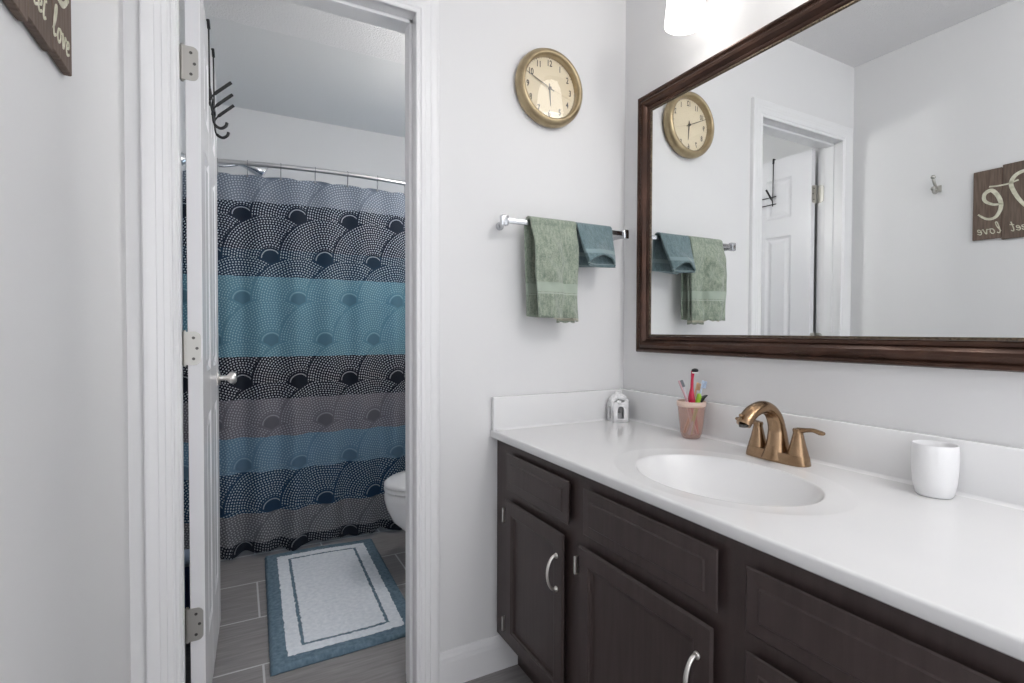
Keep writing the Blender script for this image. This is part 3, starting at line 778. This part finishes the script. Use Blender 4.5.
# short lime brush with a black side
t = thing('toothbrush', ir(.014, -.006, zb0), 'short lime green toothbrush with a black tip at the right of the cup rim', 'toothbrush', 'toothbrushes in the rose cup')
bm = bmesh.new(); p = smooth_path([ir(-.006, -.008, zb0), ir(.006, -.010, ZT+.07), ir(.015, -.012, ZT+.112), ir(.018, -.012, ZT+.125), ir(.017, -.012, ZT+.135)], 6)
tube(bm, p, rlist([(.005, .005), (.005, .005), (.008, .006), (.0085, .006), (.004, .004)], len(p)), 12, up=(1, 0, 0)); bmesh.ops.recalc_face_normals(bm, faces=bm.faces)
link('handle', bm, mat('lime_plastic', srgb(150, 196, 50), 0.3), t, smooth=True)
bm = bmesh.new(); p = smooth_path([ir(.020, -.013, ZT+.112), ir(.028, -.013, ZT+.121), ir(.036, -.013, ZT+.127), ir(.043, -.013, ZT+.130)], 5)
tube(bm, p, rlist([(.006, .007), (.006, .007), (.004, .004), (.0012, .0012)], len(p)), 10); bmesh.ops.recalc_face_normals(bm, faces=bm.faces)
link('tip', bm, M_black, t, smooth=True)

# ------------------------------------------------------------------ white openwork ornament in the corner
oc = (1.190, 1.437)
orn = thing('ceramic_house', (*oc, ZT), 'small white ornament with arched openings and lumpy top in the counter corner', 'ornament')
bm = bmesh.new(); Rz = Matrix.Rotation(math.radians(-20), 3, 'Z'); hw = 0.030
def wallplate(ax):   # wall with an arched opening, sides at +-hw
    nrm = Vector((math.cos(ax), math.sin(ax), 0)); tan = Vector((-math.sin(ax), math.cos(ax), 0))
    outer, inner = [], []
    n = 16
    op = [(-.012, .012), (-.012, .040)] + [(-.012*math.cos(a*PI/8), .040+.016*math.sin(a*PI/8)) for a in range(1, 8)] + [(.012, .040), (.012, .012)]
    ou = [(-hw, 0), (-hw, .055)] + [(-hw+2*hw*a/8, .070) for a in range(1, 8)] + [(hw, .055), (hw, 0)]
    for d in (hw, hw-.005):
        outer.append([bm.verts.new(nrm*d + tan*a + Vector((0, 0, b))) for a, b in ou])
        inner.append([bm.verts.new(nrm*d + tan*a + Vector((0, 0, b))) for a, b in op])
    m = len(ou)
    for i in range(m):
        j = (i+1) % m
        for d in (0, 1): bm.faces.new((outer[d][i], outer[d][j], inner[d][j], inner[d][i]))
        bm.faces.new((inner[0][i], inner[0][j], inner[1][j], inner[1][i])); bm.faces.new((outer[0][i], outer[0][j], outer[1][j], outer[1][i]))
for q in range(4): wallplate(q*PI/2)
bx(bm, -hw, hw, -hw, hw, 0.0, .010, .002)
bmesh.ops.recalc_face_normals(bm, faces=bm.faces)
bmesh.ops.rotate(bm, verts=bm.verts, cent=(0, 0, 0), matrix=Rz); bmesh.ops.translate(bm, verts=bm.verts, vec=(*oc, ZT+.001))
link('body', bm, M_porcelain, orn)
bm = bmesh.new(); random.seed(3)
for k in range(44):
    a = random.uniform(0, 2*PI); rr = random.uniform(0, 1)**.5
    px, py = rr*.030*math.cos(a), rr*.030*math.sin(a)
    pz = .068 + .028*(1-rr*rr)
    bmesh.ops.create_icosphere(bm, subdivisions=2, radius=random.uniform(.0065, .0095), matrix=Matrix.Translation((px, py, pz)))
bmesh.ops.rotate(bm, verts=bm.verts, cent=(0, 0, 0), matrix=Rz); bmesh.ops.translate(bm, verts=bm.verts, vec=(*oc, ZT+.001))
link('roof', bm, M_porcelain, orn, smooth=True)
bm = bmesh.new(); lathe(bm, *oc, [(.0135, ZT+.0115), (.014, ZT+.030), (.012, ZT+.031), (.002, ZT+.029)], 24); link('candle', bm, mat('grey_wax', (.45, .45, .46), .5), orn, smooth=True, autosmooth=50)

# ------------------------------------------------------------------ towel bar and towels
bar = thing('towel_bar', (0.965, YB, 1.455), 'chrome towel bar mounted on the wall below the clock', 'towel bar')
ZB_, YBAR = 1.453, 1.432
bm = bmesh.new(); bx(bm, 0.722, 1.222, YBAR-.006, YBAR+.006, ZB_-.008, ZB_+.008, .0015); link('rail', bm, M_bar, bar, smooth=True, autosmooth=40)
for x, xw in ((0.731, 0.748), (1.211, 1.200)):
    bm = bmesh.new()
    bx(bm, x-.012, x+.012, YBAR-.010, YBAR+.008, ZB_-.017, ZB_+.015, .003)
    bmb = bmesh.new()
    rings = [[(xx+r_*math.cos(2*PI*i/20), y, ZB_-.006+r_*math.sin(2*PI*i/20)) for i in range(20)] for y, r_, xx in ((YB-.0005, .013, xw), (YB-.008, .013, xw), (YB-.014, .009, xw), (YBAR+.006, .008, x))]
    loft(bm, rings, True); bmb.free(); bmesh.ops.recalc_face_normals(bm, faces=bm.faces)
    link('mounting_post', bm, M_bar, bar, smooth=True, autosmooth=40)
def drape(name, xs0, xs1, front_len, back_len, mat_, fx, loc, thick=.006, nxs=60, inner=None):
    """cloth over the bar: fx(s,t,side)->(dx,dy,dz) shaping; s across, t down; inner = second layer of the folded front"""
    bm = bmesh.new(); cols = []
    nb_, nf = 36, 44
    for i in range(nxs+1):
        s = i/nxs; x = lerp(xs0, xs1, s); col = []
        for k in range(nb_+1):   # back flap, from hem up
            t = 1-k/nb_; d = fx(s, t, 'b'); col.append((x+d[0], YBAR+.013+d[1], ZB_+.004-back_len*t+d[2]))
        for k in range(1, 9):
            a = PI*k/9; col.append((x, YBAR+.013*math.cos(a) if a < PI/2 else YBAR+.020*math.cos(a)+0.0, ZB_+.004+.014*math.sin(a)))
        for k in range(nf+1):
            t = k/nf; d = fx(s, t, 'f'); col.append((x+d[0], YBAR-.020+d[1], ZB_+.004-front_len*t+d[2]))
        cols.append([bm.verts.new(p) for p in col])
    if inner:
        s0, s1 = inner; icols = []
        for i in range(31):
            s = lerp(s0, s1, i/30); x = lerp(xs0, xs1, s); col = []
            for k in range(nf+1):
                t = k/nf; d = fx(s, t, 'i'); col.append((x+d[0], YBAR-.020+d[1], ZB_+.004-front_len*t+d[2]))
            icols.append([bm.verts.new(p) for p in col])
        for a, b in zip(icols[:-1], icols[1:]):
            for j in range(8, len(a)-1): bm.faces.new((a[j], a[j+1], b[j+1], b[j]))
        for v in [v for v in bm.verts if not v.link_faces and v.co.y and v in set(sum([c[:8] for c in icols], []))]: bm.verts.remove(v)
    for a, b in zip(cols[:-1], cols[1:]):
        for j in range(len(a)-1): bm.faces.new((a[j], a[j+1], b[j+1], b[j]))
    bmesh.ops.recalc_face_normals(bm, faces=bm.faces)
    o = link(name, bm, mat_, loc=loc, smooth=True)
    sm = o.modifiers.new('thickness', 'SOLIDIFY'); sm.thickness = thick; sm.offset = 0
    return o
def sst(a, b, x):
    t = max(0, min(1, (x-a)/(b-a))); return t*t*(3-2*t)
def gs(c, w, x): return math.exp(-((x-c)/w)**2)
def hand(s, t, side):
    if side == 'b':
        return (-.004*t+(.016*t*(1-s)), .006 + .006*math.sin(s*9)*t, -.004*math.sin(s*3))
    right = sst(.54, .66, s)
    crease = 2.0*(.0035*math.sin(t*26+s*9)*gs(.32, .22, s)*gs(.35, .35, t) + .0025*math.sin(t*17-s*14)*math.sin(PI*s))*min(1, t*3)
    dy = -.022*gs(.30, .22, s)*min(1, t*2.2) - .006*gs(.0, .06, s)*t + .012*right*min(1, t*2) - .007*gs(.9, .1, s)*t + crease
    mouth = gs(.80, .13, s)*sst(.72, 1, t)
    dy += -.024*mouth
    dx = .014*t*(1-s) - .001*t*s + .002*math.sin(t*9+s*4)
    dz = .003*math.sin(s*12)*t - .009*right*t + .007*mouth + .002*math.sin(s*50)*sst(.95, 1, t)
    dy -= .018*sst(0, .25, t)
    if side == 'i':
        dy = .012*right*min(1, t*2) - .004; dz = -.014*t + .002*math.sin(s*30)*t
    return (dx, dy, dz)
ZB0 = ZB_
tloc = (0.905, YBAR, ZB_-.31)
Mt = terry('sage_terry', srgb(118, 134, 120), srgb(174, 182, 164), [(0.090, 0.120, srgb(166, 178, 164)), (0.084, 0.087, srgb(178, 188, 176)), (0.000, 0.008, srgb(190, 188, 170))])
ht = drape('hand_towel', 0.814, 0.988, 0.305, 0.300, Mt, hand, tloc, .0075, inner=(.56, 1.0))
tag(ht, 'sage green hand towel folded over the chrome bar, the longer of the two', 'towel')
def wash(s, t, side):
    if side == 'b':
        return (.016*(1-s)*t, .006+.004*math.sin(s*7)*t, .006*s*t)
    c = max(0, math.sin(PI*s))**.8
    tt = t**1.1
    if side == 'f':
        dx = .018*(1-s)*tt - .020*s*tt
        dy = -.046*tt - .014*c*tt + .002*math.sin(s*14+t*6)*t
        dz = -.004*s + .030*max(0, math.sin(PI*s))**.75*sst(.35, 1, t)
    else:
        dx = .018*(1-s)*tt - .020*s*tt
        dy = -.046*tt + .030*c*tt; dz = -.004 - .004*s
    return (dx, dy, dz)
Mw = terry('teal_terry', srgb(88, 110, 116), srgb(122, 144, 148), [(.042, .056, srgb(136, 156, 160)), (.008, .012, srgb(150, 166, 168))])
wc = drape('washcloth', 0.992, 1.136, 0.126, 0.130, Mw, wash, (1.08, YBAR, ZB_-.130), .0055, inner=(0.0, 1.0))
tag(wc, 'small teal washcloth draped over the right end of the chrome bar', 'washcloth')

# ------------------------------------------------------------------ wall clock
CC = Vector((0.926, YB, 1.921)); CR = 0.1285
clk = thing('wall_clock', CC, 'round antique gold wall clock with cream dial on white wall', 'clock')
def ylathe(bm, prof, n=64):
    rings = [[(CC.x+max(r, .0002)*math.cos(2*PI*i/n), YB-d, CC.z+max(r, .0002)*math.sin(2*PI*i/n)) for i in range(n)] for r, d in prof]
    loft(bm, rings, True); bmesh.ops.recalc_face_normals(bm, faces=bm.faces)
bm = bmesh.new()
n = 72
prof = [(CR-.012, .001), (CR-.004, .004), (CR, .014), (CR-.001, .026), (CR-.006, .036), (CR-.014, .042), (CR-.019, .043), (CR-.023, .041), (CR-.026, .035), (CR-.027, .016)]
rings = [[(CC.x+r*math.cos(2*PI*i/n), YB-d, CC.z+r*math.sin(2*PI*i/n)) for i in range(n)] for r, d in prof]
loft(bm, rings, False); bmesh.ops.recalc_face_normals(bm, faces=bm.faces)
link('case', bm, M_gold, clk, smooth=True, autosmooth=60)
bm = bmesh.new(); bm.faces.new([bm.verts.new((CC.x+(CR-.027)*math.cos(2*PI*i/64), YB-.0165, CC.z+(CR-.027)*math.sin(2*PI*i/64))) for i in range(64)]); link('dial', bm, M_dial, clk)
def text_mesh(items, y):
    """items: (string, x, z, size)"""
    bm = bmesh.new()
    for s, x, z, size in items:
        cu = bpy.data.curves.new('tmp', 'FONT'); cu.body = s; cu.size = size; cu.align_x = 'CENTER'; cu.align_y = 'CENTER'; cu.extrude = 0.0001; cu.offset = 0.0004
        o = bpy.data.objects.new('tmp', cu); COL.objects.link(o)
        dg = bpy.context.evaluated_depsgraph_get(); dg.update()
        me = bpy.data.meshes.new_from_object(o.evaluated_get(dg))
        me.transform(Matrix.Translation((x, y, z)) @ Matrix.Rotation(PI/2, 4, 'X') @ Matrix.Diagonal((.82, 1.1, 1, 1)))
        bm.from_mesh(me); bpy.data.objects.remove(o); bpy.data.curves.remove(cu); bpy.data.meshes.remove(me)
    return bm
its = []
for h in range(1, 13):
    a = math.radians(90-30*h); its.append((str(h), CC.x+.083*math.cos(a), CC.z+.083*math.sin(a), .026))
for it in its: link('numeral', text_mesh([it], YB-.0172), M_ink, clk)
bm = bmesh.new()
for k in range(60):
    a = 2*PI*k/60; r0, r1 = .098, (.102 if k % 5 else .104); ww = .0004 if k % 5 else .0009
    d = Vector((math.cos(a), 0, math.sin(a))); s_ = Vector((-math.sin(a), 0, math.cos(a)))
    c0 = Vector((CC.x, YB-.0171, CC.z))
    bm.faces.new([bm.verts.new(c0+d*r+s_*q*ww) for r, q in ((r0, -1), (r1, -1), (r1, 1), (r0, 1))])
link('minute_track', bm, M_ink, clk)
def handm(name, ang, L, tail, wdt, d, m):
    bm = bmesh.new(); a = math.radians(90-ang)
    di = Vector((math.cos(a), 0, math.sin(a))); si = Vector((-math.sin(a), 0, math.cos(a))); c0 = Vector((CC.x, YB-d, CC.z))
    top_ = [c0-di*tail-si*wdt*.5, c0-di*tail+si*wdt*.5, c0+si*wdt, c0+di*L*.96+si*wdt*.35, c0+di*L, c0+di*L*.96-si*wdt*.35, c0-si*wdt]
    loft(bm, [top_, [p+Vector((0, -.0008, 0)) for p in top_]], True); bmesh.ops.recalc_face_normals(bm, faces=bm.faces)
    link(name, bm, m, clk)
handm('hour_hand', 176, .058, .016, .0024, .0190, M_ink)
handm('minute_hand', 293, .098, .018, .0019, .0210, M_ink)
handm('second_hand', 107, .092, .03, .0007, .0230, mat('pale_gold_hand', (.6, .5, .33), .4, .4))
bm = bmesh.new(); ylathe(bm, [(.0045, .0168), (.0045, .025), (0, .0255)], 20); link('hub', bm, M_ink, clk)
bm = bmesh.new(); bm.faces.new([bm.verts.new((CC.x+(CR-.0265)*math.cos(2*PI*i/64), YB-.0345, CC.z+(CR-.0265)*math.sin(2*PI*i/64))) for i in range(64)]); link('glass', bm, M_glass, clk)

# ------------------------------------------------------------------ framed mirror
MY1, MY0, MZ0, MZ1 = 1.402, 0.190, 1.037, 1.922
mir = thing('wall_mirror', (XR, (MY0+MY1)/2, MZ0), 'large mirror in a dark bronze wooden frame above the vanity', 'mirror')
fp = [(0, 0.001), (0, .024), (.003, .029), (.008, .031), (.011, .029), (.013, .026), (.018, .030), (.026, .034), (.034, .032), (.040, .025), (.043, .020), (.045, .0225), (.049, .0225), (.052, .021), (.054, .0185), (.056, .0183), (.0565, .001)]
def frame_sweep(prof):
    bm = bmesh.new(); rings = []
    for cy, cz, sy, sz in ((MY1, MZ0, -1, 1), (MY1, MZ1, -1, -1), (MY0, MZ1, 1, -1), (MY0, MZ0, 1, 1)):
        rings.append([(XR-d, cy+sy*w_, cz+sz*w_) for w_, d in prof])
    rings.append(rings[0])
    V = [[bm.verts.new(p) for p in r] for r in rings[:4]]; V.append(V[0])
    for a, b in zip(V[:-1], V[1:]):
        for i in range(len(prof)-1): bm.faces.new((a[i], a[i+1], b[i+1], b[i]))
    bmesh.ops.recalc_face_normals(bm, faces=bm.faces); return bm
link('frame', frame_sweep(fp), M_frame, mir, smooth=True, autosmooth=32)
link('inner_bead', frame_sweep([(.0560, .001), (.0562, .0195), (.058, .0208), (.0605, .0208), (.062, .0195), (.0625, .0165)]), M_bead, mir, smooth=True, autosmooth=50)
box('mirror_glass', M_mirror, XR-.017, XR-.012, MY0+.050, MY1-.050, MZ0+.050, MZ1-.050, parent=mir)

# ------------------------------------------------------------------ vanity light bar with three shades
vl = thing('vanity_light', (XR, 0.79, 2.16), 'wall light with frosted white bell shades above the mirror', 'wall light')
bm = bmesh.new(); bx(bm, XR-.028, XR-.001, 0.40, 1.18, 2.115, 2.195, .006); link('back_plate', bm, M_bronze, vl, smooth=True, autosmooth=40)
for y in (1.098, 0.79, 0.482):
    bm = bmesh.new(); tube(bm, smooth_path([(XR-.02, y, 2.155), (XR-.07, y, 2.165), (XR-.112, y, 2.160), (XR-.12, y, 2.155)], 5), .007, 12); link('arm', bm, M_bronze, vl, smooth=True, autosmooth=50)
    bm = bmesh.new(); lathe(bm, XR-.12, y, [(.018, 2.160), (.024, 2.156), (.024, 2.140), (.020, 2.137)], 24); link('socket_cup', bm, M_bronze, vl, smooth=True, autosmooth=40)
    bm = bmesh.new()
    pr = [(r_*.93, z_+.022) for r_, z_ in [(.024, 2.117), (.036, 2.112), (.046, 2.095), (.053, 2.06), (.058, 2.02), (.0615, 1.985), (.0620, 1.975), (.059, 1.9735), (.057, 1.985), (.054, 2.02), (.049, 2.06), (.042, 2.093), (.024, 2.110)]]
    rings = [[(XR-.12+r*math.cos(2*PI*i/48), y+r*math.sin(2*PI*i/48), z) for i in range(48)] for r, z in pr]
    loft(bm, rings, False); bmesh.ops.recalc_face_normals(bm, faces=bm.faces)
    link('lamp_shade', bm, M_shade, vl, smooth=True, autosmooth=60)
    bm = bmesh.new(); bmesh.ops.create_uvsphere(bm, u_segments=16, v_segments=12, radius=.026, matrix=Matrix.Translation((XR-.12, y, 2.065)) @ Matrix.Diagonal((1, 1, 1.25, 1)))
    link('bulb', bm, emit_glass('lit_bulb', (1, .96, .9), 4.0), vl, smooth=True)

# fill globes added out of view to brighten the two rooms
cl = thing('ceiling_fill_globe', (0.95, -0.50, ZC1), 'round frosted fill globe added on the vanity room ceiling behind the viewer', 'ceiling light')
bm = bmesh.new(); gr = .13; lathe(bm, .95, -.50, [(gr*.75, ZC1-.0005), (gr*.75, ZC1-.012), (gr*.5, ZC1-.03), (gr*.3, ZC1-.034)], 32); bmesh.ops.recalc_face_normals(bm, faces=bm.faces); link('housing', bm, M_trim, cl, smooth=True, autosmooth=40)
bm = bmesh.new(); bmesh.ops.create_uvsphere(bm, u_segments=24, v_segments=16, radius=gr, matrix=Matrix.Translation((.95, -.50, ZC1-.03-gr))); link('globe', bm, M_room_fill, cl, smooth=True)
cl = thing('toilet_fill_globe', (XR, 2.12, 1.88), 'small round unseen globe added above the toilet as fill light', 'wall light')
bm = bmesh.new(); tube(bm, [(XR-.0005, 2.12, 1.88), (XR-.012, 2.12, 1.88), (XR-.014, 2.12, 1.88), (XR-.045, 2.12, 1.88)], [.05, .045, .012, .012], 24); link('housing', bm, M_nickel, cl, smooth=True, autosmooth=40)
bm = bmesh.new(); bmesh.ops.create_uvsphere(bm, u_segments=24, v_segments=16, radius=.07, matrix=Matrix.Translation((XR-.112, 2.12, 1.88))); link('globe', bm, M_toilet_fill, cl, smooth=True)

# ------------------------------------------------------------------ robe hook on the left wall
rh = thing('robe_hook', (XL, 1.142, 1.75), 'small chrome double robe hook on the white wall, seen in the mirror', 'hook')
bm = bmesh.new(); bx(bm, XL+.0005, XL+.005, 1.126, 1.158, 1.725, 1.755, .003); link('mounting_plate', bm, M_satin, rh, smooth=True, autosmooth=40)
for nm, pts in (('upper_hook', [(XL+.004, 1.142, 1.745), (XL+.02, 1.142, 1.752), (XL+.035, 1.142, 1.772), (XL+.040, 1.142, 1.788)]), ('lower_hook', [(XL+.004, 1.142, 1.735), (XL+.018, 1.142, 1.722), (XL+.034, 1.142, 1.724), (XL+.038, 1.142, 1.738)])):
    bm = bmesh.new(); tube(bm, smooth_path(pts, 6), .0058, 10)
    bmesh.ops.create_uvsphere(bm, u_segments=12, v_segments=8, radius=.0095, matrix=Matrix.Translation(pts[-1])); link(nm, bm, M_satin, rh, smooth=True)

# ------------------------------------------------------------------ wooden plank sign on the left wall
SY1 = 1.012
M_plank = [bumpy(mottled(mat('weathered_plank', (.1, .07, .05), .7), a, b, 12, 4, (1, 14, 1.2)), 40, .3, .001, 3, (1, 14, 1)) for a, b in (((.120, .082, .062), (.185, .135, .105)), ((.105, .074, .056), (.165, .122, .095)))]
M_pedge = mat('plank_burnt_edge', (.11, .055, .03), .7)
sign = thing('wooden_sign', (XL, 0.70, 1.49), 'brown wooden plank sign with cream script lettering on the left wall', 'sign')
random.seed(11)
zs = [(1.500, 1.775), (1.492, 1.783), (1.484, 1.776), (1.496, 1.786), (1.488, 1.778), (1.496, 1.784), (1.490, 1.776)]
for k in range(7):
    ya = SY1 - .093*k
    bm = bmesh.new(); bx(bm, XL+.001, XL+.012, ya-.0912, ya, zs[k][0]-.008, zs[k][1], .0015, 1)
    po = link('plank', bm, M_plank[k % 2], sign)
bm = bmesh.new()
for k in range(6):
    ya = SY1 - .093*(k+1); bx(bm, XL+.001, XL+.0095, ya, ya+.0018, 1.502, 1.772)
link('plank_gap', bm, M_pedge, sign)
def ribbon(bm, pts, wid, per=7):
    p = smooth_path([Vector((0, a, b)) for a, b in pts], per); n = len(p); rings = []
    for i in range(n):
        t = (p[min(i+1, n-1)]-p[max(i-1, 0)]).normalized(); s_ = Vector((0, -t.z, t.y))
        w_ = (wid(i/(n-1)) if callable(wid) else wid)/2
        a, b = p[i]+s_*w_, p[i]-s_*w_
        rings.append([(XL+.0121, a.y, a.z), (XL+.0131, a.y, a.z), (XL+.0131, b.y, b.z), (XL+.0121, b.y, b.z)])
    loft(bm, rings, True)
M_letter = mottled(mat('cream_painted_letters', srgb(205, 205, 175), .7), srgb(196, 194, 172), srgb(226, 224, 206), 60)
bm = bmesh.new()
fat = lambda t: .006+.009*math.sin(PI*t)
Ez = lambda pts, y0_, z0_, sx_, sz_: [(y0_+a*sx_, z0_+b*sz_) for a, b in pts]
ribbon(bm, Ez([(-.05, .48), (.35, .50), (.72, .68), (.72, .92), (.42, 1.0), (.12, .72), (.02, .38), (.22, .06), (.60, .02), (1.0, .22)], .920, 1.572, .074, .116), fat)
ribbon(bm, [(.960, 1.705), (.930, 1.702), (.900, 1.703), (.870, 1.711)], lambda t: .006)
ribbon(bm, [(.838, 1.712), (.832, 1.732), (.850, 1.742), (.878, 1.732), (.892, 1.705), (.884, 1.670), (.862, 1.625), (.832, 1.588), (.796, 1.572)], lambda t: .008+.006*math.sin(PI*t))
ribbon(bm, [(.70, 1.70), (.72, 1.735), (.755, 1.748), (.80, 1.738), (.838, 1.735)], lambda t: .009)
bmesh.ops.recalc_face_normals(bm, faces=bm.faces); link('large_lettering', bm, M_letter, sign)
bm = bmesh.new(); zb = 1.512
def let(ch, y, s=.020):
    sh = lambda pts: [(y + (a+.25*b)*s, zb + b*s) for a, b in pts]
    D = {
     's': [[(.1, .1), (.45, .0), (.55, .35), (.2, .65), (.35, .95), (.65, .85)]],
     'w': [[(.0, .9), (.1, .1), (.35, .1), (.5, .8), (.6, .1), (.85, .15), (1.0, .9)]],
     'e': [[(.05, .45), (.5, .6), (.5, .95), (.2, .9), (.05, .4), (.3, .02), (.7, .25)]],
     't': [[(.3, 1.9), (.2, .5), (.35, .0), (.65, .2)], [(-.05, 1.25), (.6, 1.35)]],
     'l': [[(.0, .3), (.35, 1.2), (.40, 2.0), (.15, 1.9), (.10, .5), (.3, .0), (.6, .2)]],
     'o': [[(.5, .95), (.15, .8), (.05, .3), (.35, .0), (.65, .35), (.5, .9), (.8, .85)]],
     'v': [[(.0, .8), (.15, .9), (.35, .05), (.6, .6), (.65, .95), (.9, .85)]],
    }
    for st in D[ch]: ribbon(bm, sh(st), .0034, 5)
yy = .800
for ch in 'sweet':
    let(ch, yy); yy += {'w': .024, 's': .018, 'e': .0165, 't': .015}[ch]
bmesh.ops.recalc_face_normals(bm, faces=bm.faces); link('small_lettering', bm, M_letter, sign)
bm = bmesh.new(); yy = .918
for ch in 'love':
    let(ch, yy, .022); yy += {'l': .019, 'o': .020, 'v': .021, 'e': .02}[ch]
bmesh.ops.recalc_face_normals(bm, faces=bm.faces); link('small_lettering', bm, M_letter, sign)
